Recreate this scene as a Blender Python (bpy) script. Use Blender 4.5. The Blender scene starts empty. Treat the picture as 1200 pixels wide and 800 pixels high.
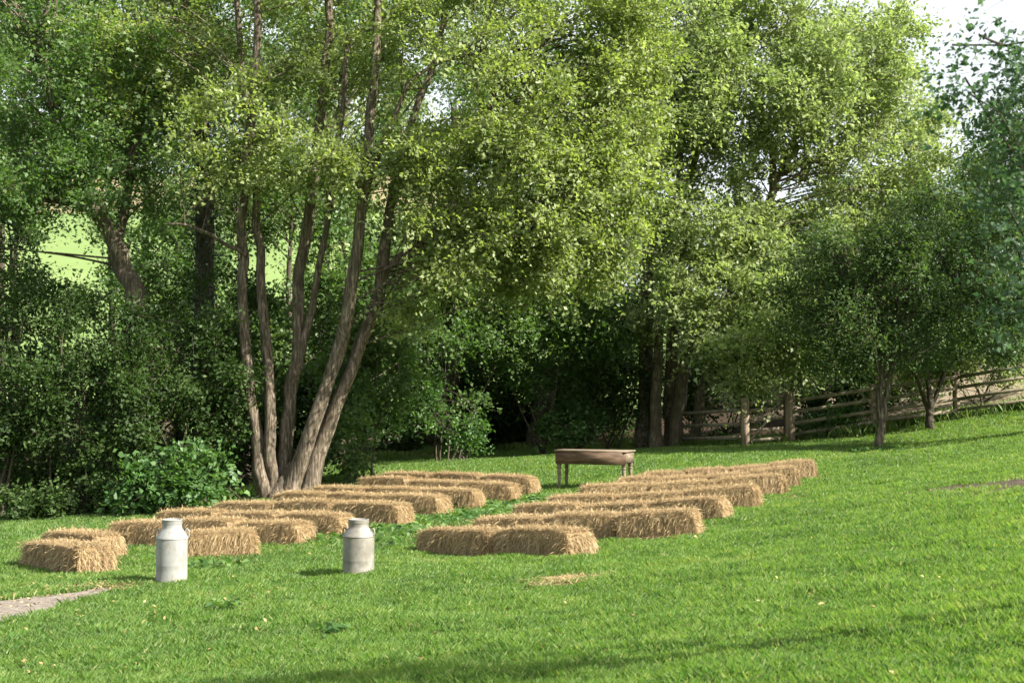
import bpy, math, random
import numpy as np
from mathutils import Vector

# ------------------------------------------------------------------ camera, sky, sun, exposure
scene = bpy.context.scene
COL = scene.collection
FPX, HORIZ, EYE = 1500.0, 463.0, 2.0            # focal length in photo pixels, horizon row, eye height
PITCH = math.atan((HORIZ - 400.0) / FPX)
cam = bpy.data.cameras.new('camera')
cam.sensor_width = 36.0
cam.lens = 36.0 * FPX / 1200.0
cam.clip_start, cam.clip_end = 0.1, 3000.0
cam.dof.use_dof = True
cam.dof.focus_distance = 17.5
cam.dof.aperture_fstop = 4.0
cam_o = bpy.data.objects.new('camera', cam)
COL.objects.link(cam_o)
cam_o.location = (0, 0, EYE)
cam_o.rotation_euler = (math.pi / 2 + PITCH, 0, 0)
scene.camera = cam_o

SUN_EL, SUN_PHI = math.radians(38), math.radians(-25)   # phi: from +X (right) towards +Y (away)
sd = Vector((math.cos(SUN_PHI) * math.cos(SUN_EL), math.sin(SUN_PHI) * math.cos(SUN_EL), math.sin(SUN_EL)))
w = bpy.data.worlds.new("World"); scene.world = w; w.use_nodes = True
nt = w.node_tree; nt.nodes.clear()
sky = nt.nodes.new('ShaderNodeTexSky'); sky.sky_type = 'NISHITA'; sky.sun_disc = False
sky.sun_elevation = SUN_EL
sky.sun_rotation = math.pi / 2 - SUN_PHI
sky.air_density = 1.0; sky.dust_density = 2.5; sky.ozone_density = 1.0
bg = nt.nodes.new('ShaderNodeBackground'); bg.inputs[1].default_value = 0.085
out = nt.nodes.new('ShaderNodeOutputWorld')
tc = nt.nodes.new('ShaderNodeTexCoord'); mpn = nt.nodes.new('ShaderNodeMapping'); mpn.inputs['Scale'].default_value = (1, 1, 2.5)
cn = nt.nodes.new('ShaderNodeTexNoise'); cn.inputs['Scale'].default_value = 1.6; cn.inputs['Detail'].default_value = 6
crr = nt.nodes.new('ShaderNodeValToRGB'); crr.color_ramp.elements[0].position = .30; crr.color_ramp.elements[1].position = .62
crr.color_ramp.elements[0].color = (.25,.25,.25,1); crr.color_ramp.elements[1].color = (.9,.9,.9,1)
cmx = nt.nodes.new('ShaderNodeMix'); cmx.data_type = 'RGBA'; cmx.inputs[7].default_value = (4.6, 4.85, 5.1, 1)   # thin bright cloud
nt.links.new(tc.outputs['Generated'], mpn.inputs[0]); nt.links.new(mpn.outputs[0], cn.inputs['Vector']); nt.links.new(cn.outputs[0], crr.inputs[0])
nt.links.new(crr.outputs[0], cmx.inputs[0]); nt.links.new(sky.outputs[0], cmx.inputs[6])
nt.links.new(cmx.outputs[2], bg.inputs[0]); nt.links.new(bg.outputs[0], out.inputs[0])
sl = bpy.data.lights.new('sun', 'SUN'); sl.energy = 5.0; sl.angle = math.radians(0.6); sl.color = (1.0, 0.955, 0.86)
so = bpy.data.objects.new('sun', sl); COL.objects.link(so)
so.rotation_euler = sd.to_track_quat('Z', 'Y').to_euler()
so.location = (30, 0, 30)
scene.view_settings.view_transform = 'Standard'
scene.view_settings.look = 'None'
scene.view_settings.gamma = 1
scene.view_settings.exposure = 1.65
scene.view_settings.use_curve_mapping = False
cy = scene.cycles
cy.max_bounces = 7; cy.diffuse_bounces = 3; cy.glossy_bounces = 2; cy.transmission_bounces = 5
cy.transparent_max_bounces = 4
cy.caustics_reflective = False; cy.caustics_refractive = False

rng = np.random.default_rng(7)
random.seed(7)

# ------------------------------------------------------------------ picture <-> world helpers
cp, sp_ = math.cos(PITCH), math.sin(PITCH)
def ray(px, py):
    x, u = (px - 600.0) / FPX, (400.0 - py) / FPX
    return np.array([x, cp - u * sp_, sp_ + u * cp])
def P(px, py, d):
    r = ray(px, py); r = r / r[1]
    return np.array([0, 0, EYE]) + r * d
def zpt(px, py, z):
    r = ray(px, py); t = (z - EYE) / r[2]
    p = np.array([0, 0, EYE]) + r * t
    return (p[0], p[1], z)

# ------------------------------------------------------------------ terrain
ctrl = [zpt(*c) for c in [
    (489,647,0),(672,656,0),(828,630,.05),(858,611,.10),(900,596,.15),(930,580,.2),(966,561,.25),(752,578,.05),(622,581,-.05),
    (446,575,-.05),(98,671,-.3),(125,640,-.3),(250,612,-.25),(0,610,-.45),(150,592,-.4),(335,585,-.2),(380,550,-.1),
    (500,535,0),(650,525,.2),(770,523,.35),(872,522,.55),(925,517,.78),(1033,525,.7),(1091,502,1.05),(1121,490,1.35),
    (1200,478,1.65),(1000,512,.8),(600,800,.25),(1200,800,.75),(0,800,-.1),(1200,650,.65),(1000,600,.4),(1140,570,.72),(201,683,-.22),(420,675,-.05)]]
ctrl += [(0,0,.45),(8,0,1.6),(-10,0,-.6),(-14,28,-.8),(-20,45,-.6),(0,60,.3),(20,60,3.6),(22,38,3.8),(16,15,2.0),(-4,45,.1),(12,46,1.9),(30,0,3.0),(-30,0,-1.5),(-30,60,-.3),(35,60,5),(13,39,2.0),(9,41,1.2)]
ctrl = np.array(ctrl)
CX, CY_, CZ = ctrl[:,0], ctrl[:,1], ctrl[:,2]
A = np.c_[np.ones(len(ctrl)), CX, CY_]
pl, *_ = np.linalg.lstsq(A, CZ, rcond=None)
def _phi(r2): return np.exp(-r2 / (2 * 6.0 ** 2)) + 0.6*np.exp(-r2 / (2 * 14.0 ** 2))
D2 = (CX[:,None]-CX[None])**2 + (CY_[:,None]-CY_[None])**2
wt = np.linalg.solve(_phi(D2) + 0.06*np.eye(len(ctrl)), CZ - A @ pl)
def vnoise(x, y, f, seed=0):
    x = np.asarray(x, float) * f; y = np.asarray(y, float) * f
    xi, yi = np.floor(x), np.floor(y); fx, fy = x - xi, y - yi
    fx = fx*fx*(3-2*fx); fy = fy*fy*(3-2*fy)
    def h(a, b):
        v = np.sin(a * 127.1 + b * 311.7 + seed * 74.7) * 43758.5453
        return v - np.floor(v)
    return (h(xi,yi)*(1-fx)+h(xi+1,yi)*fx)*(1-fy) + (h(xi,yi+1)*(1-fx)+h(xi+1,yi+1)*fx)*fy
def sstep(a, b, v):
    t = np.clip((v - a) / (b - a), 0, 1); return t*t*(3-2*t)
def ground(x, y):
    x = np.asarray(x, float); y = np.asarray(y, float)
    shp = np.broadcast(x, y).shape
    x = np.broadcast_to(x, shp).ravel(); y = np.broadcast_to(y, shp).ravel()
    xc, yc = np.clip(x, -32, 36), np.clip(y, -6, 62)
    z = pl[0] + pl[1]*xc + pl[2]*yc
    for i in range(len(ctrl)):
        z = z + wt[i] * _phi((xc-CX[i])**2 + (yc-CY_[i])**2)
    z = z + 0.05*(vnoise(x, y, 0.35, 1)-.5) + 0.025*(vnoise(x, y, 1.3, 2)-.5)
    far = sstep(62, 100, y)
    hill = 0.25*np.clip(y-70, 0, 200) * (0.35 + 0.65*sstep(30, -25, x - 0.0*y)) + 2*(vnoise(x, y, 0.01, 5)-.5)
    z = z + far*hill
    return z.reshape(shp)
def at(px, py):
    r = ray(px, py); t = 2.0
    step = 0.25
    ts = np.arange(3, 90, 0.05)
    pts = np.array([0,0,EYE])[None] + r[None]*ts[:,None]
    g = ground(pts[:,0], pts[:,1])
    k = np.argmax(pts[:,2] < g)
    if not (pts[:,2] < g).any(): k = len(ts)-1
    p = pts[k]; return np.array([p[0], p[1], float(g[k])])

# far edge of the lawn (world polyline) - beyond it is woodland floor
edge_px = [(-260,640),(-60,618),(0,610),(90,600),(160,593),(230,590),(300,580),(360,560),(420,542),(500,533),(580,527),(700,523),(810,523),(872,522),(925,517),(1000,511),(1060,499),(1121,488),(1200,478),(1300,466)]
edge = np.array([at(*e)[:2] for e in edge_px])
def lawn_beyond(x, y):
    """signed metres beyond the lawn edge (positive = in the wood)"""
    e = edge[np.argsort(edge[:,0])]
    return y - np.interp(x, e[:,0], e[:,1])

# ------------------------------------------------------------------ mesh helpers
def tag(o, label=None, cat=None, group=None, kind=None):
    if label: o['label'] = label
    if cat: o['category'] = cat
    if group: o['group'] = group
    if kind: o['kind'] = kind
    return o
def link(o, parent=None):
    COL.objects.link(o)
    if parent is not None: o.parent = parent
    return o
def empty(name, loc):
    o = bpy.data.objects.new(name, None); o.location = loc; o.empty_display_size = .3
    return link(o)
def np_mesh(name, verts, faces4, mats, attrs=None, matidx=None, smooth=False, loopsz=4):
    """verts (N,3); faces4 (M,k) all the same size k"""
    me = bpy.data.meshes.new(name)
    n, m = len(verts), len(faces4)
    k = faces4.shape[1]
    me.vertices.add(n); me.loops.add(m*k); me.polygons.add(m)
    me.vertices.foreach_set('co', np.ascontiguousarray(verts, dtype=np.float32).ravel())
    me.loops.foreach_set('vertex_index', np.ascontiguousarray(faces4, dtype=np.int32).ravel())
    me.polygons.foreach_set('loop_start', np.arange(0, m*k, k, dtype=np.int32))
    if matidx is not None: me.polygons.foreach_set('material_index', np.asarray(matidx, dtype=np.int32))
    if smooth: me.polygons.foreach_set('use_smooth', np.ones(m, dtype=bool))
    me.update(calc_edges=True)
    for k_, v in (attrs or {}).items():
        a = me.attributes.new(k_, 'FLOAT', 'POINT'); a.data.foreach_set('value', np.asarray(v, dtype=np.float32))
    for mt in mats: me.materials.append(mt)
    return me
class Geo:
    """collects quads (triangles repeat the last vertex is avoided by using quads only)"""
    def __init__(s): s.v=[]; s.f=[]; s.r=[]; s.m=[]; s.n=0
    def add(s, v, f, r=None, m=0):
        v = np.asarray(v, float); f = np.asarray(f, int)
        s.v.append(v); s.f.append(f + s.n); s.n += len(v)
        s.r.append(np.full(len(v), .5) if r is None else np.asarray(r, float)); s.m.append(np.full(len(f), m))
    def mesh(s, name, mats, smooth=False, org=None):
        v = np.concatenate(s.v); 
        if org is not None: v = v - np.asarray(org)[None]
        return np_mesh(name, v, np.concatenate(s.f), mats, {'rnd': np.concatenate(s.r)}, np.concatenate(s.m), smooth)
def crom(pts, n):
    """catmull-rom through rows of pts (any columns)"""
    p = np.asarray(pts, float)
    if len(p) == 2: return p[0] + (p[1]-p[0])*np.linspace(0,1,n+1)[:,None]
    q = np.vstack([2*p[0]-p[1], p, 2*p[-1]-p[-2]])
    o = []
    for i in range(len(p)-1):
        a,b,c,d = q[i:i+4]
        for t in np.linspace(0,1,n,endpoint=False):
            o.append(.5*((2*b)+(-a+c)*t+(2*a-5*b+4*c-d)*t*t+(-a+3*b-3*c+d)*t**3))
    o.append(p[-1]); return np.array(o)
def tube(geo, pts, rad, k=10, rough=0.0, m=0, seed=0, close=False):
    pts = np.asarray(pts, float); rad = np.asarray(rad, float); n = len(pts)
    t = np.gradient(pts, axis=0); t /= np.linalg.norm(t, axis=1)[:,None] + 1e-9
    ref = np.array([0.31,0.95,0.05]); 
    u = np.cross(t, ref); u /= np.linalg.norm(u, axis=1)[:,None] + 1e-9
    v = np.cross(t, u)
    ang = np.linspace(0, 2*np.pi, k, endpoint=False)
    rr = rad[:,None]*np.ones(k)[None]
    if rough:
        z = np.arange(n)[:,None]; rr = rr*(1 + rough*(vnoise(np.cos(ang)[None]*2.0+10+z*0.12+seed, np.sin(ang)[None]*2.0+z*.25, 1.3, seed)-.5)*2)
    vs = pts[:,None] + rr[...,None]*(np.cos(ang)[None,:,None]*u[:,None] + np.sin(ang)[None,:,None]*v[:,None])
    i = np.arange(n-1)[:,None]*k; j = np.arange(k)[None]; j2 = (j+1) % k
    f = np.stack([i+j, i+j2, i+k+j2, i+k+j], -1).reshape(-1,4)
    geo.add(vs.reshape(-1,3), f, None, m)
def unit(v): return v / (np.linalg.norm(v, axis=-1, keepdims=True) + 1e-9)
def leaf_quads(geo, c, nrm, size, r, m=0, wid=0.62):
    """kite shaped leaves, folded along the midrib"""
    n = len(c); nrm = unit(nrm)
    a = unit(np.cross(nrm, unit(rng.normal(size=(n,3))))); b = np.cross(nrm, a)
    s = size[:,None]
    v = np.stack([c - a*s*.5, c + b*s*wid*.5 + nrm*s*.10 - a*s*.04, c + a*s*.5 - nrm*s*.08, c - b*s*wid*.5 + nrm*s*.10 - a*s*.04], 1)
    f = np.arange(n*4).reshape(n,4)
    geo.add(v.reshape(-1,3), f, np.repeat(r, 4), m)

# ------------------------------------------------------------------ materials
def new_mat(name):
    m = bpy.data.materials.new(name); m.use_nodes = True
    t = m.node_tree; t.nodes.clear(); return m, t
def N(t, kind, **kw):
    n = t.nodes.new(kind)
    for k, v in kw.items():
        if k.startswith('i_'): n.inputs[int(k[2:])].default_value = v
        else: setattr(n, k, v)
    return n
def ramp(t, fac, stops):
    r = t.nodes.new('ShaderNodeValToRGB'); cr = r.color_ramp
    while len(cr.elements) > 1: cr.elements.remove(cr.elements[-1])
    cr.elements[0].position = stops[0][0]; cr.elements[0].color = (*stops[0][1], 1)
    for p, c in stops[1:]:
        e = cr.elements.new(p); e.color = (*c, 1)
    t.links.new(fac, r.inputs[0]); return r.outputs[0]
def noise(t, vec, scale, detail=4, rough=.55):
    n = t.nodes.new('ShaderNodeTexNoise'); n.inputs['Scale'].default_value = scale
    n.inputs['Detail'].default_value = detail; n.inputs['Roughness'].default_value = rough
    t.links.new(vec, n.inputs['Vector']); return n.outputs[0]
def mixc(t, f, a, b, mode='MIX'):
    n = t.nodes.new('ShaderNodeMix'); n.data_type = 'RGBA'; n.blend_type = mode
    for sock, v in ((n.inputs[0], f), (n.inputs[6], a), (n.inputs[7], b)):
        if hasattr(v, 'is_linked'): t.links.new(v, sock)
        elif isinstance(v, (int, float)): sock.default_value = v
        else: sock.default_value = (*v, 1)
    return n.outputs[2]
def math_(t, op, a, b=None, clamp=False):
    n = t.nodes.new('ShaderNodeMath'); n.operation = op; n.use_clamp = clamp
    for i, v in enumerate((a, b)):
        if v is None: continue
        if hasattr(v, 'is_linked'): t.links.new(v, n.inputs[i])
        else: n.inputs[i].default_value = v
    return n.outputs[0]
def geo_pos(t): return t.nodes.new('ShaderNodeNewGeometry').outputs['Position']
def obj_pos(t): return t.nodes.new('ShaderNodeTexCoord').outputs['Object']
def attr(t, nm):
    a = t.nodes.new('ShaderNodeAttribute'); a.attribute_name = nm; return a.outputs['Fac']
def mapping(t, vec, scale):
    n = t.nodes.new('ShaderNodeMapping'); n.inputs['Scale'].default_value = scale; t.links.new(vec, n.inputs[0]); return n.outputs[0]
def leaf_mat(name, stops, tcol, trans=.42, rough=.48, spec=.36, pscale=.9):
    m, t = new_mat(name)
    r = attr(t, 'rnd'); nz = noise(t, geo_pos(t), pscale, 2)
    f = math_(t, 'ADD', math_(t, 'MULTIPLY', r, .65), math_(t, 'MULTIPLY', math_(t, 'SUBTRACT', nz, .3), .8), True)
    c = ramp(t, f, stops)
    p = N(t, 'ShaderNodeBsdfPrincipled'); p.inputs['Roughness'].default_value = rough
    p.inputs['Specular IOR Level'].default_value = spec
    t.links.new(c, p.inputs['Base Color'])
    tr = N(t, 'ShaderNodeBsdfTranslucent'); t.links.new(mixc(t, 1.0, c, tcol, 'MULTIPLY'), tr.inputs[0])
    mx = N(t, 'ShaderNodeMixShader'); mx.inputs[0].default_value = trans
    t.links.new(p.outputs[0], mx.inputs[1]); t.links.new(tr.outputs[0], mx.inputs[2])
    o = N(t, 'ShaderNodeOutputMaterial'); t.links.new(mx.outputs[0], o.inputs[0]); return m
def simple(name, stops, scale, rough=.8, bump=0., bscale=None, vec='obj', stretch=(1,1,1), spec=.3, detail=5, bd=.01):
    m, t = new_mat(name)
    v = obj_pos(t) if vec == 'obj' else geo_pos(t)
    v = mapping(t, v, stretch)
    nz = noise(t, v, scale, detail, .6)
    c = ramp(t, nz, stops)
    p = N(t, 'ShaderNodeBsdfPrincipled'); p.inputs['Roughness'].default_value = rough
    p.inputs['Specular IOR Level'].default_value = spec
    t.links.new(c, p.inputs['Base Color'])
    if bump:
        b = N(t, 'ShaderNodeBump'); b.inputs['Strength'].default_value = bump; b.inputs['Distance'].default_value = bd
        t.links.new(noise(t, v, bscale or scale*2, 5, .65), b.inputs['Height']); t.links.new(b.outputs[0], p.inputs['Normal'])
    o = N(t, 'ShaderNodeOutputMaterial'); t.links.new(p.outputs[0], o.inputs[0]); return m

YEL = (1.9, 1.75, .8)
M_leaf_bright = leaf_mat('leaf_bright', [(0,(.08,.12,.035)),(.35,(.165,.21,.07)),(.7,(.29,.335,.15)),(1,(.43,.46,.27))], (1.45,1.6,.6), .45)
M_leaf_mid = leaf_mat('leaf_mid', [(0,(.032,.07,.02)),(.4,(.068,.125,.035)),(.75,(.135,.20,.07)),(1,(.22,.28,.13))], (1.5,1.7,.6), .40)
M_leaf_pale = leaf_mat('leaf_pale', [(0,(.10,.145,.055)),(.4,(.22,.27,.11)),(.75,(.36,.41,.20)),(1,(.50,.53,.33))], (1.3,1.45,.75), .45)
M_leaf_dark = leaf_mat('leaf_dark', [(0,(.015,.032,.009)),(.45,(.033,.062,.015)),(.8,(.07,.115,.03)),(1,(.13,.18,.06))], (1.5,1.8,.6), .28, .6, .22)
M_leaf_orch = leaf_mat('orchard_leaf', [(0,(.03,.058,.022)),(.45,(.063,.105,.036)),(.8,(.12,.17,.065)),(1,(.18,.24,.10))], (1.5,1.7,.7), .36, .6, .22)
M_leaf_blue = leaf_mat('leaf_blue', [(0,(.035,.075,.04)),(.5,(.07,.12,.06)),(.85,(.12,.18,.10)),(1,(.22,.29,.18))], (1.2,1.4,.8), .38)
M_leaf_big = leaf_mat('leaf_big', [(0,(.03,.08,.02)),(.5,(.07,.14,.04)),(.85,(.14,.23,.07)),(1,(.28,.36,.16))], (1.5,1.7,.6), .34)
M_ivy = leaf_mat('ivy_leaf', [(0,(.012,.028,.012)),(.6,(.024,.05,.018)),(1,(.05,.09,.03))], (1.3,1.6,.7), .2, .35)

def bark_mat(name, dark, mid, pale, bd=.02):
    m, t = new_mat(name)
    v = mapping(t, geo_pos(t), (1,1,.16))
    n1 = noise(t, v, 22, 6, .7); n2 = noise(t, geo_pos(t), 3.2, 4)
    c = ramp(t, n1, [(.36,dark),(.50,mid),(.64,pale)])
    c = mixc(t, ramp(t, n2, [(.42,(0,0,0)),(.62,(1,1,1))]), c, mixc(t, .6, c, (.08,.065,.045)))
    n3 = noise(t, geo_pos(t), 9, 3)
    c = mixc(t, math_(t,'MULTIPLY',ramp(t, n3, [(.55,(0,0,0)),(.68,(1,1,1))]),.45), c, (.07,.085,.035))
    p = N(t, 'ShaderNodeBsdfPrincipled'); p.inputs['Roughness'].default_value = .9; p.inputs['Specular IOR Level'].default_value = .2
    t.links.new(c, p.inputs['Base Color'])
    b = N(t, 'ShaderNodeBump'); b.inputs['Strength'].default_value = 1; b.inputs['Distance'].default_value = bd
    t.links.new(n1, b.inputs['Height']); t.links.new(b.outputs[0], p.inputs['Normal'])
    o = N(t, 'ShaderNodeOutputMaterial'); t.links.new(p.outputs[0], o.inputs[0]); return m
M_bark = bark_mat('alder_bark', (.03,.022,.015), (.13,.10,.07), (.32,.265,.20), .045)
M_bark_dk = bark_mat('dark_bark', (.022,.018,.013), (.06,.048,.035), (.12,.10,.075))
M_bark_pale = bark_mat('pale_bark', (.06,.045,.03), (.16,.125,.085), (.27,.22,.15))

# ground
m, t = new_mat('ground_surface')
g = geo_pos(t); wood = attr(t, 'wood'); dry = attr(t, 'dry'); far_ = attr(t, 'far')
n1 = noise(t, g, .8, 5); n2 = noise(t, g, 14, 4)
gr = ramp(t, n1, [(.3,(.035,.085,.008)),(.55,(.065,.14,.014)),(.75,(.10,.18,.02))])
gr = mixc(t, .5, gr, ramp(t, n2, [(.3,(.022,.05,.006)),(.7,(.10,.17,.025))]))
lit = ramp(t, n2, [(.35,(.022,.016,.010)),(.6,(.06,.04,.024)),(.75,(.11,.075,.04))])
soil = ramp(t, noise(t, g, 5, 6, .7), [(.3,(.12,.095,.06)),(.5,(.26,.21,.145)),(.7,(.35,.29,.21))])
farc = ramp(t, noise(t, mapping(t, g, (1,1,.2)), .05, 5), [(.35,(.12,.18,.055)),(.6,(.16,.22,.075)),(.75,(.20,.235,.10))])
szp = t.nodes.new('ShaderNodeSeparateXYZ'); t.links.new(g, szp.inputs[0])
band = ramp(t, math_(t,'ADD', math_(t,'MULTIPLY', szp.outputs[1], .004), math_(t,'MULTIPLY', noise(t, g, .05, 3), .06)), [(.76,(0,0,0)),(.775,(1,1,1))])
farc = mixc(t, band, farc, (.20,.165,.09))
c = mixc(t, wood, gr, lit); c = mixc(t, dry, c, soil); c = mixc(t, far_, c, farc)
p = N(t, 'ShaderNodeBsdfPrincipled'); p.inputs['Roughness'].default_value = .95; p.inputs['Specular IOR Level'].default_value = .1
t.links.new(c, p.inputs['Base Color'])
b = N(t, 'ShaderNodeBump'); b.inputs['Strength'].default_value = .7; b.inputs['Distance'].default_value = .03
t.links.new(n2, b.inputs['Height']); t.links.new(b.outputs[0], p.inputs['Normal'])
o = N(t, 'ShaderNodeOutputMaterial'); t.links.new(p.outputs[0], o.inputs[0]); M_ground = m

# grass blades: colour drifts over the lawn and differs from blade to blade
m, t = new_mat('grass_blade')
g = geo_pos(t); r = attr(t, 'rnd')
n1 = noise(t, g, .42, 6, .68); n2 = noise(t, g, 3.0, 3, .6)
f = math_(t, 'ADD', math_(t, 'MULTIPLY', n1, .62), math_(t, 'MULTIPLY', n2, .50))
c = ramp(t, f, [(.36,(.026,.085,.018)),(.48,(.048,.135,.022)),(.60,(.088,.19,.030)),(.74,(.18,.245,.065))])
c = mixc(t, ramp(t, r, [(.0,(0,0,0)),(.75,(.35,.35,.35)),(.93,(.45,.45,.45)),(.96,(1,1,1))]), c, (.28,.31,.13))
p = N(t, 'ShaderNodeBsdfPrincipled'); p.inputs['Roughness'].default_value = .5; p.inputs['Specular IOR Level'].default_value = .35
t.links.new(c, p.inputs['Base Color'])
tr = N(t, 'ShaderNodeBsdfTranslucent'); t.links.new(mixc(t, 1.0, c, (1.5,1.6,.6), 'MULTIPLY'), tr.inputs[0])
mx = N(t, 'ShaderNodeMixShader'); mx.inputs[0].default_value = .4
t.links.new(p.outputs[0], mx.inputs[1]); t.links.new(tr.outputs[0], mx.inputs[2])
o = N(t, 'ShaderNodeOutputMaterial'); t.links.new(mx.outputs[0], o.inputs[0]); M_grass = m

# ------------------------------------------------------------------ ground sheet
def axis(fine0, fine1, step, far0, far1):
    a = list(np.arange(fine0, fine1+1e-6, step)); s = step; x = fine1
    while x < far1: s *= 1.25; x += s; a.append(x)
    s = step; x = fine0; b = []
    while x > far0: s *= 1.25; x -= s; b.append(x)
    return np.array(b[::-1] + a)
gx = axis(-24, 26, .25, -700, 700); gy = axis(-2, 62, .25, -400, 900)
X, Y = np.meshgrid(gx, gy)
Z = ground(X, Y)
nx, ny = len(gx), len(gy)
idx = np.arange(nx*ny).reshape(ny, nx)
F = np.stack([idx[:-1,:-1], idx[:-1,1:], idx[1:,1:], idx[1:,:-1]], -1).reshape(-1,4)
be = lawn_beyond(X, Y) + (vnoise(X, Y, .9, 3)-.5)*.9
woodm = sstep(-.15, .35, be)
drym = sstep(9.2, 10.6, X + (vnoise(X,Y,.5,9)-.5)*1.5) * sstep(.3, .9, be) * (1-sstep(45, 55, Y))
farm = sstep(62, 74, Y)
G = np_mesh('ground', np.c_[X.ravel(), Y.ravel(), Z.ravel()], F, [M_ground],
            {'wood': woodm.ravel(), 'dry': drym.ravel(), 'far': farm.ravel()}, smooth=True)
tag(link(bpy.data.objects.new('ground', G)), 'lawn, woodland floor and far hillside', None, None, 'structure')

# patches lying on the lawn: a worn path at the left, bare soil at the right
def patch_poly(pxs):
    return np.array([at(*p_)[:2] for p_ in pxs])
path_c = [(np.array(at(px, py)[:2]), rr) for px, py, rr in [(-130,745,1.0),(-40,724,.85),(5,712,.68),(45,706,.55),(80,700,.42),(112,694,.22)]]
soil_c = [(np.array(at(px, py)[:2]), rr) for px, py, rr in [(1105,573,.5),(1135,571,1.2),(1172,568,1.7),(1215,564,2.1),(1280,556,2.4)]]
hay_c = [(np.array(at(px, py)[:2]), rr) for px, py, rr in [(652,688,.14),(668,684,.22),(688,681,.18)]]
hay2_c = [(np.array(at(px, py)[:2]), rr) for px, py, rr in [(100,690,.2),(140,686,.25),(135,690,.2)]]
def inside(cs, x, y, k=1.0, seed=4, amp=.35):
    s = np.full(np.shape(x), -9.0)
    for a, b in zip(cs[:-1], cs[1:]):
        ab = b[0]-a[0]; L = (ab**2).sum()
        tt = np.clip(((x-a[0][0])*ab[0] + (y-a[0][1])*ab[1])/L, 0, 1)
        d = np.hypot(x-a[0][0]-tt*ab[0], y-a[0][1]-tt*ab[1]) / (a[1]+(b[1]-a[1])*tt)
        s = np.maximum(s, 1-d)
    return s + (vnoise(x, y, 4.5, seed)-.5)*amp*2 
def sheet(name, cs, mat, step, lift, label, seed):
    c = np.array([q[0] for q in cs]); R = max(q[1] for q in cs)*1.6
    ax = np.arange(c[:,0].min()-R, c[:,0].max()+R, step); ay = np.arange(c[:,1].min()-R, c[:,1].max()+R, step)
    x, y = np.meshgrid(ax, ay); ok = inside(cs, x, y, seed=seed) > 0
    z = ground(x, y) + lift
    id_ = np.arange(x.size).reshape(x.shape)
    okf = ok[:-1,:-1] & ok[:-1,1:] & ok[1:,1:] & ok[1:,:-1]
    f = np.stack([id_[:-1,:-1], id_[:-1,1:], id_[1:,1:], id_[1:,:-1]], -1)[okf]
    used, inv = np.unique(f, return_inverse=True)
    v = np.c_[x.ravel(), y.ravel(), z.ravel()][used]
    tag(link(bpy.data.objects.new(name, np_mesh(name, v, inv.reshape(-1,4), [mat], smooth=True))), label, None, None, 'structure')
M_path = simple('worn_path', [(.3,(.13,.105,.08)),(.5,(.21,.175,.14)),(.7,(.30,.26,.22))], 17, .95, 1.0, 45, 'geo', bd=.02)
M_soil = simple('bare_soil', [(.3,(.02,.013,.009)),(.5,(.06,.04,.026)),(.7,(.13,.09,.06))], 8, .95, 1, 30, 'geo')
sheet('path', path_c, M_path, .04, .012, 'pale worn earth path ending in the grass at the lower left', 4)
sheet('soil_patch', soil_c, M_soil, .06, .012, 'brown bare soil patch in the sloping lawn at the right', 6)

# ------------------------------------------------------------------ grass blades
def grass(nb, d0, d1, pw, h0, wbase, seed):
    rg = np.random.default_rng(seed)
    e = 2 - pw                                            # density ~ d^-pw
    u = rg.random(nb); d = (d0**e + u*(d1**e-d0**e))**(1/e)
    x = d*(rg.random(nb)*2-1)*.46 + (rg.random(nb)*2-1)*1.2
    y = d
    keep = (lawn_beyond(x, y) + (vnoise(x, y, .9, 3)-.5)*.9 < .25*rg.random(nb))
    keep &= ~((inside(path_c, x, y, seed=4) > .05+.3*rg.random(nb)**3))
    keep &= ~((inside(soil_c, x, y, seed=6) > rg.random(nb)*.75))
    x, y, d = x[keep], y[keep], d[keep]; n = len(x)
    clump = vnoise(x, y, 2.2, 11)*.6 + vnoise(x, y, 7, 12)*.4
    h = h0*(.30 + 1.1*clump)*(.6+.8*rg.random(n))
    wd = wbase*np.maximum(1, (d/8.5)**.8)*(.7+.6*rg.random(n))
    a = rg.random(n)*2*np.pi; lean = .25 + .75*rg.random(n)
    dx, dy = np.cos(a), np.sin(a)
    b = a + rg.normal(size=n)*.5 + np.pi/2
    bx, by = np.cos(b)*wd/2, np.sin(b)*wd/2
    z = ground(x, y) - .004
    L1, L2 = lean*h*.25, lean*h*.9
    v = np.stack([
        np.stack([x-bx, y-by, z], -1), np.stack([x+bx, y+by, z], -1),
        np.stack([x+bx*.8+dx*L1, y+by*.8+dy*L1, z+h*.6], -1),
        np.stack([x+dx*L2, y+dy*L2, z+h], -1)], 1)
    # kite: base-left, base-right, shoulder, tip
    f = np.arange(n*4).reshape(n,4)
    return v.reshape(-1,3), f, np.repeat(rg.random(n), 4)
gg = Geo()
gg.add(*grass(1700000, 5.5, 46, 1.5, .066, .0046, 1))
GO = bpy.data.objects.new('grass', gg.mesh('grass', [M_grass])); link(GO)
tag(GO, 'bright green mown grass covering the lawn', 'grass', None, 'stuff')

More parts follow.
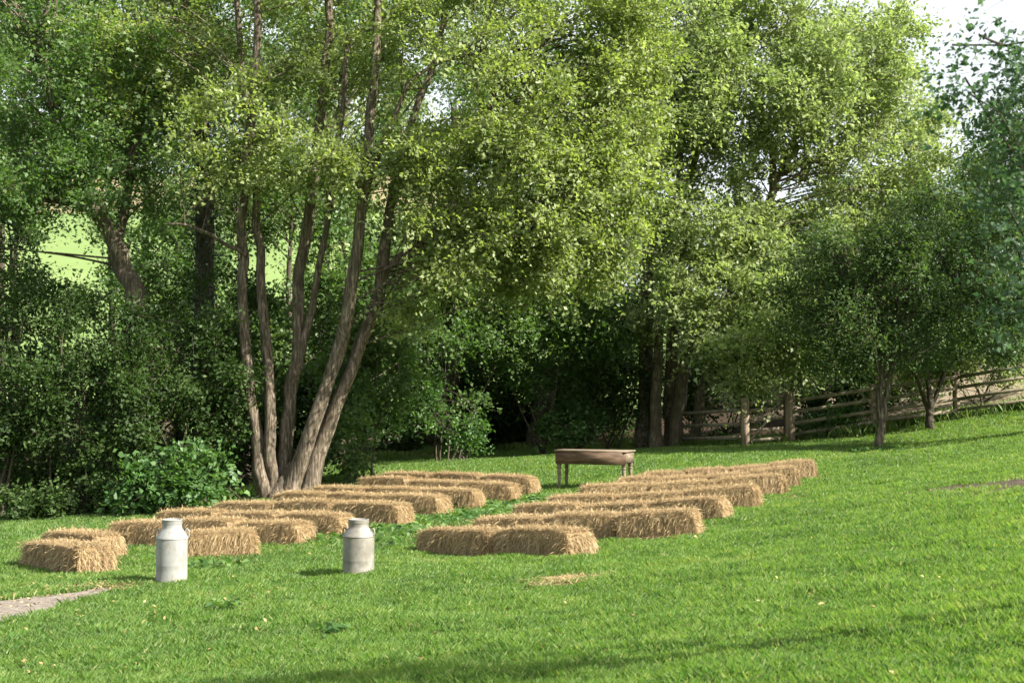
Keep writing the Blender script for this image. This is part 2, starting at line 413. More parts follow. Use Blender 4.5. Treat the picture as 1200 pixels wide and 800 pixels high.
# rough long grass and dead stems along the foot of the wood
def fringe(n, seed):
    rg = np.random.default_rng(seed)
    e = edge[np.argsort(edge[:,0])]; x = rg.uniform(-14, 17, n); y = np.interp(x, e[:,0], e[:,1]) + rg.normal(size=n)*.28 + .12
    h = rg.uniform(.08,.34,n)*(.4+1.0*vnoise(x, y, 1.1, 21)); wd = rg.uniform(.008,.02,n); a = rg.random(n)*6.28
    ln_ = rg.uniform(.1,.7,n)*h; z = ground(x, y)-.01; bx, by = np.cos(a)*wd/2, np.sin(a)*wd/2; dx, dy = np.cos(a+1.3+rg.normal(size=n)*.6)*ln_, np.sin(a+1.3)*ln_
    v = np.stack([np.stack([x-bx,y-by,z],-1), np.stack([x+bx,y+by,z],-1), np.stack([x+bx*.7+dx*.35,y+by*.7+dy*.35,z+h*.6],-1), np.stack([x+dx,y+dy,z+h],-1)],1)
    return v.reshape(-1,3), np.arange(n*4).reshape(n,4), np.repeat(rg.random(n)**.6, 4)
gg = Geo(); gg.add(*fringe(26000, 77))
tag(link(bpy.data.objects.new('undergrowth', gg.mesh('undergrowth', [M_grass]))), 'rough long grass and dead stems along the foot of the wood', 'undergrowth', None, 'stuff')

# ------------------------------------------------------------------ straw bales
m, t = new_mat('straw')
r = attr(t, 'rnd'); ob = obj_pos(t)
c = ramp(t, r, [(0,(.12,.075,.032)),(.3,(.29,.19,.088)),(.65,(.45,.325,.165)),(1,(.66,.52,.31))])
oi = t.nodes.new('ShaderNodeObjectInfo').outputs['Random']
c = mixc(t, math_(t,'MULTIPLY',oi,.35), c, mixc(t, 1.0, c, (.80,.76,.68), 'MULTIPLY'))
c = mixc(t, .35, c, ramp(t, noise(t, mapping(t, ob, (9,3,1)), 1.5, 4), [(.3,(.19,.125,.06)),(.65,(.44,.325,.175))]))
p = N(t, 'ShaderNodeBsdfPrincipled'); p.inputs['Roughness'].default_value = .6; p.inputs['Specular IOR Level'].default_value = .3
t.links.new(c, p.inputs['Base Color'])
tr = N(t, 'ShaderNodeBsdfTranslucent'); t.links.new(c, tr.inputs[0])
mx = N(t, 'ShaderNodeMixShader'); mx.inputs[0].default_value = .18
t.links.new(p.outputs[0], mx.inputs[1]); t.links.new(tr.outputs[0], mx.inputs[2])
o = N(t, 'ShaderNodeOutputMaterial'); t.links.new(mx.outputs[0], o.inputs[0]); M_straw = m

def bale_mesh(seed, round_=.0, nst=10000):
    rg = np.random.default_rng(seed)
    L, W, H = 1.0, .47, .37
    # rounded box surface from a grid on each side
    def shape(p):            # p in [-1,1]^3 cube surface -> bale surface
        q = p.copy(); k = 13 - 5*round_
        nn = (np.abs(q)**k).sum(-1)**(1/k)
        q = q/nn[:,None]
        x = q[:,0]*L/2; y = q[:,1]*W/2; z = q[:,2]*H/2 + H/2
        sag = 1 + .07*(1-q[:,2])*.5*(rg_s1)                      # belly a little wider at the foot
        x = x*sag; y = y*sag
        up = np.clip(q[:,2], 0, 1)
        z = z - up*(.035*round_+.006)*np.abs(q[:,0])**3 + .022*(vnoise(x*3+seed, y*3, 2.3, seed)-.5)*(q[:,2]>0)
        flake = .014*np.sin(x*2*np.pi/.105 + seed) + .03*(vnoise(x*2+seed, z*2+y, 3.1, seed+3)-.5) + .03*(vnoise(x*1.0+seed, z*1+y, 2.2, seed+8)-.5)
        y = y + np.sign(q[:,1])*np.abs(q[:,1])**2*flake
        x = x + np.sign(q[:,0])*np.abs(q[:,0])**2*.03*(vnoise(y*4+seed, z*4, 1.7, seed+5)-.5)
        return np.stack([x, y, z], -1)
    rg_s1 = 1.0
    geo = Geo()
    ux, uy = 22, 12
    for axis_, sgn in ((0,1),(0,-1),(1,1),(1,-1),(2,1),(2,-1)):
        nu = 26 if axis_ != 0 else 12; nv = 12
        a, b_ = np.meshgrid(np.linspace(-1,1,nu), np.linspace(-1,1,nv)); p = np.zeros((nu*nv,3))
        o1, o2 = [(1,2),(0,2),(0,1)][axis_]
        p[:,axis_] = sgn; p[:,o1] = a.ravel(); p[:,o2] = b_.ravel()
        v = shape(p); id_ = np.arange(nu*nv).reshape(nv,nu)
        f = np.stack([id_[:-1,:-1], id_[:-1,1:], id_[1:,1:], id_[1:,:-1]], -1).reshape(-1,4)
        flip = (sgn > 0) ^ (axis_ == 1)
        if not flip: f = f[:, ::-1]
        geo.add(v, f, np.full(len(v), .18))
    # straws
    ar = np.array([W*H, W*H, L*H, L*H, L*W*1.25]); fs = rg.choice(5, nst, p=ar/ar.sum())
    p = rg.random((nst,3))*2-1
    nrm = np.zeros((nst,3))
    for i, (ax_, sg) in enumerate(((0,1),(0,-1),(1,1),(1,-1),(2,1))):
        k = fs == i; p[k,ax_] = sg; nrm[k,ax_] = sg
    root = shape(p)
    top = fs == 4
    ln = rg.uniform(.04,.13,nst)*np.where(rg.random(nst)<.06, 1.6, 1)
    down = np.stack([rg.normal(size=nst)*.5, rg.normal(size=nst)*.4, -np.ones(nst)], -1)
    flat = np.stack([rg.normal(size=nst), rg.normal(size=nst), rg.normal(size=nst)*.25+.12], -1)
    mess = rg.random(nst) < .42
    dr = np.where(top[:,None], flat, np.where(mess[:,None], rg.normal(size=(nst,3)), down))
    out_ = nrm*(np.where(top, .10, .30)*rg.random(nst))[:,None]
    dr = unit(unit(dr) + out_)
    # keep side straws from going into the bale
    dn = (dr*nrm).sum(-1); dr = unit(dr + nrm*np.where(dn<0, -dn+.06, 0)[:,None])
    root = root + nrm*.004
    mid = root + dr*ln[:,None]*.5; tip = root + dr*ln[:,None] + np.array([0,0,-1])*(ln*.22)[:,None]
    tip[:,2] = np.maximum(tip[:,2], .01); mid[:,2] = np.maximum(mid[:,2], .012)
    sd_ = unit(np.cross(dr, nrm+.15*rg.normal(size=(nst,3))))
    wd = rg.uniform(.0028,.0070,nst)[:,None]
    v = np.stack([root-sd_*wd*.5, mid+sd_*wd*.6+nrm*.004, tip, mid-sd_*wd*.6+nrm*.004], 1).reshape(-1,3)
    rr = np.clip(rg.beta(2.2,1.8,nst)+np.where(top,.12,-.03),0,1)  # sunlight put into the colour: top straws paler, side straws darker
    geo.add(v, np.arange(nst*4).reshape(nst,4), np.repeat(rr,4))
    return geo.mesh('straw_bale', [M_straw])
BALES = [bale_mesh(s, rd) for s, rd in ((1,.1),(2,.6),(3,.35),(4,1.0),(5,.2))]
rows = [  # (name of row, side, left px, right px, count) : bottom front edge in the photo
    ('L1a','left',(20,666),(100,674),1),('L1b','left',(216,658),(299,654),1),
    ('L2a','left',(50,652),(117,656),1),('L2','left',(128,640),(350,641),3),
    ('L3','left',(184,626),(398,630),3),('L4','left',(250,612),(464,618),3),('L5','left',(320,600),(512,606),3),
    ('L6','left',(364,591),(556,597),3),('L7','left',(420,582),(597,588),3),('L8','left',(447,574),(620,581),3),
    ('R1','right',(492,648),(670,656),2),('R2','right',(556,636),(812,630),3),('R3','right',(601,620),(848,611),3),
    ('R4','right',(643,607),(888,596),3),('R5','right',(682,594),(922,580),3),('R6','right',(724,585),(938,570),4),('R7','right',(754,577),(958,560),4)]
ordn = ['front','second','third','fourth','fifth','sixth','seventh','eighth']
lab_special = {
 ('L1a',0): 'lone straw bale with a dark shaded front, nearest the worn earth path',
 ('L2a',0): 'straw bale partly hidden directly behind the lone dark-fronted bale',
 ('L1b',0): 'straw bale emerging right behind the white milk churn on the left',
 ('R1',0): 'left half of the two-bale front row to the right of the aisle',
 ('R1',1): 'right half of the two-bale front row to the right of the aisle',
}
bi = 0
for rn, side, a, b, n in rows:
    A0, B0 = at(*a), at(*b)
    dv = B0[:2]-A0[:2]; Ltot = np.hypot(*dv); ang = math.atan2(dv[1], dv[0])
    nn_ = np.array([-dv[1], dv[0]])/Ltot
    if nn_[1] < 0: nn_ = -nn_
    for k in range(n):
        f = (k+.5)/n
        ja = rng.normal()*.03; jo = rng.normal()*.025
        if rn == 'R2' and k == 2: ja, jo = .10, -.02
        if rn in ('L1a','L2a'): ang_ = ang - (.15 if rn == 'L1a' else .12)
        else: ang_ = ang
        c = A0[:2] + dv*f + nn_*(.235 + jo)
        Lb = Ltot/n*(1.10 if rn in ('L1a','L2a') else .965)
        z = float(ground(c[0], c[1]))
        e = .3; za = float(ground(c[0]-math.cos(ang_)*e, c[1]-math.sin(ang_)*e)); zb = float(ground(c[0]+math.cos(ang_)*e, c[1]+math.sin(ang_)*e))
        o = bpy.data.objects.new('straw_bale', BALES[(bi*2 + (bi//3)) % 5]); link(o)
        flip = math.pi if (bi % 3 == 1 and rn not in ('R1',)) else 0
        o.location = (c[0], c[1], z - .012)
        o.rotation_euler = (0, -math.atan2(zb-za, 2*e)*(1 if not flip else -1), ang_ + ja + flip)
        o.scale = (Lb, rng.uniform(.96,1.05), rng.uniform(.94,1.06))
        if (rn,k) in lab_special: lb = lab_special[(rn,k)]
        else:
            ri = int(rn[1])-1
            if side == 'left': pos = ['bale farthest from the aisle','middle bale','bale beside the aisle'][k]
            elif n == 3: pos = ['bale beside the aisle','middle bale','outermost bale by the slope'][k]
            else: pos = ['bale beside the aisle','second bale from the aisle','third bale from the aisle','outermost bale by the slope'][k]
            lb = f'straw {pos}, {ordn[ri]} row back, {side}-hand block'
        tag(o, lb, 'straw bale', 'straw bales set out as rows of seats')
        bi += 1
# loose straw scattered in the grass
def litter(name, spots, n, mat, label, cat, leaf=False, size=.07, seed=5, h=.04):
    rg = np.random.default_rng(seed); geo = Geo(); pts = []
    for (cs, cnt) in spots:
        for _ in range(cnt):
            i = rg.integers(len(cs)); q = cs[i][0] + rg.normal(size=2)*cs[i][1]*.75; pts.append(q)
    pts = np.array(pts); z = ground(pts[:,0], pts[:,1]) + h*rg.random(len(pts)) + .02
    c = np.c_[pts, z]; nn = len(c)
    if leaf:
        leaf_quads(geo, c, np.array([0,0,1.])+rg.normal(size=(nn,3))*.45, rg.uniform(.6,1.3,nn)*size, rg.random(nn))
    else:
        a = rg.random(nn)*6.28; dr = np.stack([np.cos(a), np.sin(a), rg.normal(size=nn)*.2], -1); sd_ = np.stack([-np.sin(a), np.cos(a), 0*a], -1)
        ln = rg.uniform(.5,1.3,nn)[:,None]*size; wd = .006
        v = np.stack([c-dr*ln, c+sd_*wd, c+dr*ln, c-sd_*wd],1).reshape(-1,3)
        geo.add(v, np.arange(nn*4).reshape(nn,4), np.repeat(rg.random(nn),4))
    o = bpy.data.objects.new(name, geo.mesh(name, [mat])); link(o); tag(o, label, cat, None, 'stuff')
aisle_c = [(np.array(at(px, py)[:2]), r_) for px, py, r_ in [(330,648,.35),(400,634,.3),(480,622,.3),(560,607,.3),(620,594,.3),(600,650,.5),(760,633,.4),(860,612,.3),(150,660,.4),(270,660,.3),(930,584,.3)]]
litter('loose_straw', [(aisle_c,700),(hay_c,2600),(hay2_c,200)], 0, M_straw, 'loose straw dropped on the grass in front of the bales', 'loose straw', seed=3)
M_fallen = simple('fallen_leaf', [(.3,(.11,.06,.025)),(.5,(.28,.19,.08)),(.7,(.42,.33,.18))], 3, .7, vec='geo')
fl = []
for (px, py, r_, cnt) in [(90,690,.5,26),(40,690,.4,16),(30,706,.35,22),(80,698,.3,18),(0,715,.4,12),(130,688,.4,26),(20,680,.5,10),(60,700,.4,6),(180,735,.25,5),(330,690,1.2,8),(420,740,2.0,20),(640,760,2.0,16),(860,720,2.5,16),(160,750,1.3,14),(560,700,1.2,8),(1040,700,1.5,8),(820,601,.18,22),(1120,575,.8,16),(340,655,.6,14),(225,665,.4,8),(600,545,2.5,18),(600,730,5.0,110),(300,705,.25,14),(880,745,.25,14),(480,770,.2,10),(1000,640,4.0,60),(150,720,2.0,40),(750,760,1.0,6),(40,790,.5,12)]:
    fl.append(([(at(px, py)[:2], r_)], cnt))
litter('fallen_leaves', fl, 0, M_fallen, 'dry yellow and brown fallen leaves scattered over the lawn', 'fallen leaves', True, .042, 8, .05)
# leaf litter and dry stalks along the edge of the wood
fl2 = [([(at(px, py-2)[:2], r_)], cnt) for px, py, r_, cnt in [(600,525,.9,200),(660,524,.9,260),(700,524,.9,200),(750,524,.8,120),(560,528,.9,100),(500,535,.9,100),(470,538,.8,70),(1000,512,.5,60),(930,519,.4,50)]]
litter('leaf_litter', fl2, 0, M_fallen, 'brown leaf litter along the shaded foot of the wood', 'leaf litter', True, .09, 9, .10)
# broad leaved weeds growing up the aisle and round the bales
wd_sp = [([(at(px, py)[:2], r_)], cnt) for px, py, r_, cnt in [(470,626,.45,150),(520,613,.5,170),(560,606,.5,200),(600,597,.45,200),(640,588,.35,190),(500,632,.5,60),(450,640,.4,60),(375,636,.2,60),(300,645,.2,12),(425,632,.25,60),
    (1010,530,.25,160),(1045,528,.25,90),(290,772,.18,0),(385,750,.14,30),(270,715,.16,26),(690,600,.2,30),(940,548,.3,0),(250,668,.3,50)]]
litter('weeds', wd_sp, 0, M_leaf_big, 'broad leaved weeds growing in the grass of the aisle between the bales', 'weeds', True, .105, 10, .11)

# ------------------------------------------------------------------ milk churns
def metal_mat(name, a, b, c_, rough, spec=.5, met=0.):
    m, t = new_mat(name); ob = obj_pos(t)
    n1 = noise(t, ob, 5, 6, .65); n2 = noise(t, mapping(t, ob, (1,1,.35)), 22, 5, .7)
    c = ramp(t, n1, [(.3,a),(.5,b),(.68,c_)])
    c = mixc(t, math_(t,'MULTIPLY',ramp(t, n2, [(.52,(0,0,0)),(.62,(1,1,1))]),.5), c, (.17,.135,.095))
    zz = t.nodes.new('ShaderNodeSeparateXYZ'); t.links.new(ob, zz.inputs[0])
    dirt = math_(t,'MULTIPLY', math_(t,'SUBTRACT', 1.0, math_(t,'MULTIPLY', zz.outputs[2], 7.0), True), ramp(t, n1, [(.3,(.2,.2,.2)),(.6,(1,1,1))]))
    c = mixc(t, math_(t,'MULTIPLY',dirt,.7), c, (.15,.12,.075))
    p = N(t, 'ShaderNodeBsdfPrincipled'); p.inputs['Roughness'].default_value = rough; p.inputs['Specular IOR Level'].default_value = spec; p.inputs['Metallic'].default_value = met
    t.links.new(c, p.inputs['Base Color'])
    b_ = N(t, 'ShaderNodeBump'); b_.inputs['Strength'].default_value = .35; b_.inputs['Distance'].default_value = .006
    t.links.new(n1, b_.inputs['Height']); t.links.new(b_.outputs[0], p.inputs['Normal'])
    o = N(t, 'ShaderNodeOutputMaterial'); t.links.new(p.outputs[0], o.inputs[0]); return m
M_churn1 = metal_mat('chalky_white_metal', (.18,.18,.168), (.235,.235,.22), (.28,.28,.263), .55, .35)
M_churn2 = metal_mat('weathered_churn_metal', (.11,.10,.08), (.185,.172,.145), (.27,.262,.24), .5, .4)
def lathe(geo, prof, k=48, cap=True, m=0):
    prof = np.array(prof, float); n = len(prof); a = np.linspace(0, 2*np.pi, k, endpoint=False)
    v = np.stack([prof[:,0][:,None]*np.cos(a), prof[:,0][:,None]*np.sin(a), prof[:,1][:,None]*np.ones(k)], -1).reshape(-1,3)
    i = np.arange(n-1)[:,None]*k; j = np.arange(k)[None]; j2 = (j+1)%k
    geo.add(v, np.stack([i+j, i+j2, i+k+j2, i+k+j], -1).reshape(-1,4), None, m)
def part(name, geo, mats, parent, smooth=True):
    me = geo.mesh(name, mats, smooth)
    if smooth:
        try: me.set_sharp_from_angle(angle=math.radians(40))
        except Exception: pass
    return link(bpy.data.objects.new(name, me), parent)
def churn(px, py, H, R, mat, label, rz):
    p0 = at(px, py); r = empty('milk_churn', (p0[0], p0[1], p0[2]-.02)); r.rotation_euler.z = rz
    tag(r, label, 'milk churn', 'milk churns standing in front of the bales')
    g_ = Geo(); b = H
    lathe(g_, [(0,0),(R*.94,0),(R*.97,.01),(R,.03),(R,.035),(R*1.012,.04),(R*1.012,.055),(R,.06),(R,b*.30),(R*1.006,b*.31),(R*1.006,b*.315),(R,b*.325),(R,b*.70),(R*1.02,b*.705),(R*1.025,b*.715),(R*1.015,b*.725),(R*.99,b*.735),(R*.93,b*.76),(R*.80,b*.808),(R*.67,b*.85),(R*.635,b*.868),(R*.625,b*.885),(R*.625,b*.93)])
    part('body', g_, [mat], r)
    g_ = Geo()
    lathe(g_, [(R*.62,b*.93),(R*.645,b*.932),(R*.65,b*.94),(R*.65,b*.985),(R*.66,b*.988),(R*.66,b*.995),(R*.64,b*1.0),(R*.60,b*1.0),(R*.57,b*.985),(R*.3,b*.975),(.0,b*.972)])
    part('lid', g_, [mat], r)
    for s in (-1, 1):
        g_ = Geo()
        pts = crom([(s*R*.80,0,b*.80),(s*R*.93,0,b*.845),(s*R*1.03,0,b*.835),(s*R*1.07,0,b*.79),(s*R*1.06,0,b*.74),(s*R*.99,0,b*.70)], 6)
        tube(g_, pts, np.full(len(pts), .008), 8); part('handle', g_, [mat], r)
    return r
churn(201, 683, .755, .178, M_churn1, 'taller chalky white milk churn hiding a bale at the left', .15)
churn(420, 675, .665, .178, M_churn2, 'shorter stained grey milk churn by the aisle entrance', -.25)

# ------------------------------------------------------------------ table
M_tab_shaded = simple('weathered_table_wood_shaded', [(.3,(.05,.030,.016)),(.5,(.115,.072,.042)),(.7,(.19,.128,.08))], 3.0, .7, .5, 12, 'obj', (1,7,7), bd=.004)  # front and back apron: shade put into a darker brown
M_top_lit_ends = simple('worn_top_and_lit_ends', [(.3,(.09,.065,.042)),(.5,(.17,.13,.088)),(.7,(.27,.215,.155))], 3.0, .75, .5, 12, 'obj', (1,9,9), bd=.004)  # greyer top wood; on the end boards its lighter tone stands for sunlight
def box(geo, x0,x1,y0,y1,z0,z1, bev=.004, m=0):
    bm_v = []
    b = bev
    # chamfered along z-top edges only: outer ring, inset top ring
    v = [(x0,y0,z0),(x1,y0,z0),(x1,y1,z0),(x0,y1,z0),(x0,y0,z1-b),(x1,y0,z1-b),(x1,y1,z1-b),(x0,y1,z1-b),(x0+b,y0+b,z1),(x1-b,y0+b,z1),(x1-b,y1-b,z1),(x0+b,y1-b,z1)]
    f = [(3,2,1,0),(0,1,5,4),(1,2,6,5),(2,3,7,6),(3,0,4,7),(4,5,9,8),(5,6,10,9),(6,7,11,10),(7,4,8,11),(8,9,10,11)]
    geo.add(v, f, None, m)
tb = at(697, 572); T = empty('wooden_table', tb); T.rotation_euler.z = math.radians(-23)
tag(T, 'old brown wooden side table with turned legs on the lawn behind the bales', 'table')
TL, TD, TH = 1.60, .62, .80
g_ = Geo()
for k in range(4):
    y0 = -TD/2 + k*TD/4; box(g_, -TL/2, TL/2, y0+.002, y0+TD/4-.002, TH-.028, TH)
part('tabletop', g_, [M_top_lit_ends], T, False)
g_ = Geo()
a0, b0 = TL/2-.03, TD/2-.03
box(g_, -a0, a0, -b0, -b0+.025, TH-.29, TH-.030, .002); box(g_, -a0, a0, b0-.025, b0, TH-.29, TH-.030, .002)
part('apron', g_, [M_tab_shaded], T, False)
for s_ in (-1, 1):
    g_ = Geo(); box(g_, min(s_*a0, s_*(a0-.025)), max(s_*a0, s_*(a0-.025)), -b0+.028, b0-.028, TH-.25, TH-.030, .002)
    part('end_board', g_, [M_top_lit_ends], T, False)  # lighter copy of the wood, painted as the sunlit end
for sx in (-1,1):
    for sy in (-1,1):
        g_ = Geo(); lathe(g_, [(0,-.03),(.024,-.03),(.024,.02),(.026,.05),(.019,.07),(.028,.085),(.031,.12),(.037,.3),(.040,.38),(.034,.405),(.046,.42),(.050,.435),(.034,.45),(.046,.47),(.050,.48),(.050,TH-.05)], 20)
        l = part('leg', g_, [M_top_lit_ends], T); l.location = (sx*(a0-.06), sy*(b0-.06), 0)

# ------------------------------------------------------------------ fence and gate
M_fence = simple('weathered_fence_wood', [(.25,(.11,.09,.06)),(.5,(.21,.175,.12)),(.75,(.33,.28,.20))], 2.0, .85, .6, 9, 'obj', (3,3,3), bd=.006)
M_post = simple('post_wood', [(.25,(.12,.09,.06)),(.5,(.24,.18,.125)),(.75,(.36,.29,.21))], 5.0, .85, .7, 12, 'obj', (3,3,.35), bd=.008)
def bar(geo, a, b, w_, h_, side):
    a, b = np.asarray(a, float), np.asarray(b, float); d = unit(b-a); s = unit(np.array([-d[1], d[0], 0])); u = np.cross(d, s)*-1
    u = np.array([0,0,1.])
    v = [a-s*w_/2-u*h_/2, b-s*w_/2-u*h_/2, b+s*w_/2-u*h_/2, a+s*w_/2-u*h_/2, a-s*w_/2+u*h_/2, b-s*w_/2+u*h_/2, b+s*w_/2+u*h_/2, a+s*w_/2+u*h_/2]
    geo.add(v, [(3,2,1,0),(0,1,5,4),(1,2,6,5),(2,3,7,6),(3,0,4,7),(4,5,6,7)])
pA, pB, pC = at(925,518), at(1121,490), at(1000,511)
pG = at(873,523)
dirf = unit(pB-pA)
FH = 1.32
froot = empty('post_and_rail_fence', pA); tag(froot, 'weathered four rail wooden fence climbing the slope behind the small trees', 'fence')
def post(root, p, w_, h_, rz, mat=M_post, name='post'):
    g_ = Geo(); box(g_, -w_/2, w_/2, -w_/2, w_/2, -.3, h_, .015)
    o = part(name, g_, [mat], root, False); o.location = Vector(p) - root.location; o.rotation_euler.z = rz; return o
rzf = math.atan2(dirf[1], dirf[0])
step_v = (pB-pA)/2
ppos = [pA + step_v*k for k in range(0, 2)] + [pB + step_v*k for k in range(0, 6)]
pD = at(1215,476); run = (pD-pB)/np.hypot(*(pD-pB)[:2])*2.2
ppos = ppos[:3] + [pB + run*k for k in range(1, 6)]
for k, q in enumerate(ppos):
    if k == 0: post(froot, q, .25, 1.42, rzf+.15)
    else: post(froot, q, .15, 1.30, rzf)
for k in range(len(ppos)-1):
    a, b = ppos[k], ppos[k+1]
    for h_ in (.22,.53,.84,1.15):
        g_ = Geo(); off = np.array([dirf[1], -dirf[0], 0])*0.0
        back = np.array([-dirf[1], dirf[0], 0])*(-.095 if True else 0)
        aa = np.array([0,0,h_+rng.normal()*.01]); bb = (b-a)+np.array([0,0,h_+rng.normal()*.01])
        e = unit(bb-aa)*.004
        bar(g_, aa+e, bb-e, .04, .095, 0)
        o = part('rail', g_, [M_fence], froot, False); o.location = Vector(a + back) - froot.location
# gate between its own post and the fence's end post
groot = empty('field_gate', pG); tag(groot, 'dark wooden field gate with a diagonal brace under the overhanging branches', 'gate')
post(groot, pG, .20, 1.34, .1, name='gate_post')
dg = pA - pG; 
g_ = Geo()
for h_ in (.14,.42,.70,.98,1.18): bar(g_, dg*.12+[0,.05,h_], dg*.88+[0,.05,h_], .03, .08, 0)
part('gate_bars', g_, [M_fence], groot, False).name = 'bar_panel'
g_ = Geo(); bar(g_, dg*.12+[0,-.0,.14], dg*.86+[0,-.0,1.15], .03, .09, 0); part('brace', g_, [M_fence], groot, False)
f2 = empty('side_fence', at(815,524)); tag(f2, 'short run of dark rails between the tree cluster and the gate', 'fence')
a = np.array(at(800,524)); b = np.array(at(868,523)); b[1] += .1
for h_ in (.25,.62,1.0):
    g_ = Geo(); bar(g_, np.array([0,0,h_]), b-a+[0,0,h_], .04, .10, 0); o = part('rail', g_, [M_fence], f2, False); o.location = Vector(a)-f2.location

# ------------------------------------------------------------------ trees
def stem_px(geo, pts, d, k=12, rough=.10, seed=0, dy=0., ns=6):
    """pts: (px, py, width_px, depth offset)"""
    w_ = []
    for q in pts:
        px, py, wpx = q[:3]; off = q[3] if len(q) > 3 else 0
        p_ = P(px, py, d+off); w_.append((*p_, wpx*.44*(d+off)/FPX))
    w_ = np.array(w_); c = crom(w_, ns)
    if seed:
        tt = np.arange(len(c)); c[:,0] += .06*(vnoise(tt*.35, tt*0+seed, 1, seed)-.5)*2; c[:,1] += .06*(vnoise(tt*.35, tt*0+seed, 1, seed+9)-.5)*2
    tube(geo, c[:,:3], np.abs(c[:,3]), k, rough, 0, seed)
    return c
def lobes_to_boughs(lobes, rg):
    B = []; O = []
    for (px, py, d, rx, ry, rd, n) in lobes:
        c = P(px, py, d); s = d/FPX
        u = unit(rg.normal(size=(n,3))); r_ = rg.random(n)**(1/2.6)
        B.append(c[None] + u*r_[:,None]*np.array([rx*s, rd, ry*s])); O.append(np.repeat(c[None], n, 0))
    return np.concatenate(B), np.concatenate(O)
def crown(geo, lobes, seed, leaf=.09, sprays=34, perspray=9, slen=.75, stems=None, bark=1, droop=.35, outw=.55, jit=.085, upb=.7, twig=.0035, limb=.025, flat=.75):
    rg = np.random.default_rng(seed)
    B, O = lobes_to_boughs(lobes, rg); nb = len(B)
    if stems is not None:
        S = np.concatenate([s_[:,:3] for s_ in stems])
        for i in range(nb):
            dd = B[i]-S; dist = np.linalg.norm(dd, axis=1) + np.where(dd[:,2] < 0.1, 3.0, 0) + rg.normal(size=len(S))*.7
            q = S[np.argmin(dist)]; L = np.linalg.norm(B[i]-q)
            if L > 7.5 or (L > 2.2 and rg.random() < .4): continue
            mid = (q+B[i])/2 + np.array([0,0,.10*L]) + rg.normal(size=3)*.10*L
            c = crom([q, mid, B[i], B[i]+(B[i]-mid)*.35], 4)
            tube(geo, c, np.linspace(limb*(.6+.16*L), .006, len(c)), 5, 0, bark)
    dirs = unit(unit(rg.normal(size=(nb,sprays,3))) + outw*unit(B-O)[:,None] + np.array([0,0,-.08]))
    dirs[...,2] *= flat; dirs = unit(dirs)
    Ls = slen*rg.uniform(.45,1.25,size=(nb,sprays,1))
    root = B[:,None] + rg.normal(size=(nb,sprays,3))*.12
    tip = root + dirs*Ls + np.array([0,0,-1])*droop*Ls**2*.6
    # twigs : thin flat kites
    if twig:
        sel = rg.random((nb,sprays)) < .3
        a, b = root[sel], tip[sel]; sdv = unit(np.cross(b-a, rg.normal(size=a.shape)))*twig
        v = np.stack([a-sdv, a+sdv, b+sdv*.3, b-sdv*.3], 1).reshape(-1,3)
        geo.add(v, np.arange(len(a)*4).reshape(-1,4), None, bark)
    tt = rg.uniform(.10,1.0,size=(nb,sprays,perspray,1))
    sn = unit(np.array([0,0,upb*1.1]) + rg.normal(size=(nb,sprays,3))*.62)            # each spray has its own plane
    sn = unit(sn - dirs*(sn*dirs).sum(-1, keepdims=True)*.8)
    side = np.cross(sn, dirs)
    off = rg.normal(size=(nb,sprays,perspray,1))*jit*1.5*(1.15-tt)
    pos = root[:,:,None] + dirs[:,:,None]*Ls[:,:,None]*tt + np.array([0,0,-1])*droop*(Ls[:,:,None]*tt)**2*.6 + side[:,:,None]*off + rg.normal(size=(nb,sprays,perspray,3))*jit*.45
    br = rg.random((nb,1,1))*.25 + rg.random((nb,sprays,1))*.30 + rg.random((nb,sprays,perspray))*.45
    pos = pos.reshape(-1,3); n = len(pos)
    nrm = np.repeat(sn.reshape(-1,3), perspray, 0) + rg.normal(size=(n,3))*.42
    leaf_quads(geo, pos, nrm, leaf*rg.uniform(.5,1.35,n), br.ravel(), 0)
    return n
NL = 0
def tree(name, label, cat, base, stemdefs, d, lobes, leafm, barkm, seed, group=None, k=12, trunk_rough=.2, ivy=None, **kw):
    global NL
    root = empty(name, base); org = Vector(base)
    tag(root, label, cat, group)
    stems = []
    for i, sdef in enumerate(stemdefs):
        g_ = Geo(); c = stem_px(g_, sdef, d, k, trunk_rough, seed*7+i+1)
        stems.append(c); me = g_.mesh('trunk', [barkm], True, base); link(bpy.data.objects.new('trunk', me), root)
    g_ = Geo(); NL += crown(g_, lobes, seed, stems=stems if stems else None, **kw)
    me = g_.mesh('crown', [leafm, barkm], False, base); link(bpy.data.objects.new('crown', me), root)
    if ivy:
        g_ = Geo(); rg = np.random.default_rng(seed+50)
        for (si, f0, f1, n, spread) in ivy:
            c = stems[si]; tt = rg.uniform(f0, f1, n)*(len(c)-1); i0 = np.clip(tt.astype(int), 0, len(c)-2); fr = (tt-i0)[:,None]
            q = c[i0]*(1-fr)+c[i0+1]*fr; u = rg.normal(size=(n,3)); u[:,2] *= .3; u = unit(u)
            pos = q[:,:3] + u*(q[:,3:4] + spread*rg.random((n,1))**1.5)
            leaf_quads(g_, pos, u + rg.normal(size=(n,3))*.4 + [0,0,.3], rg.uniform(.05,.09,n)*kw.get('ivs',1), rg.random(n), 0, .85)
        me = g_.mesh('ivy', [M_ivy], False, base); link(bpy.data.objects.new('ivy', me), root)
    return root

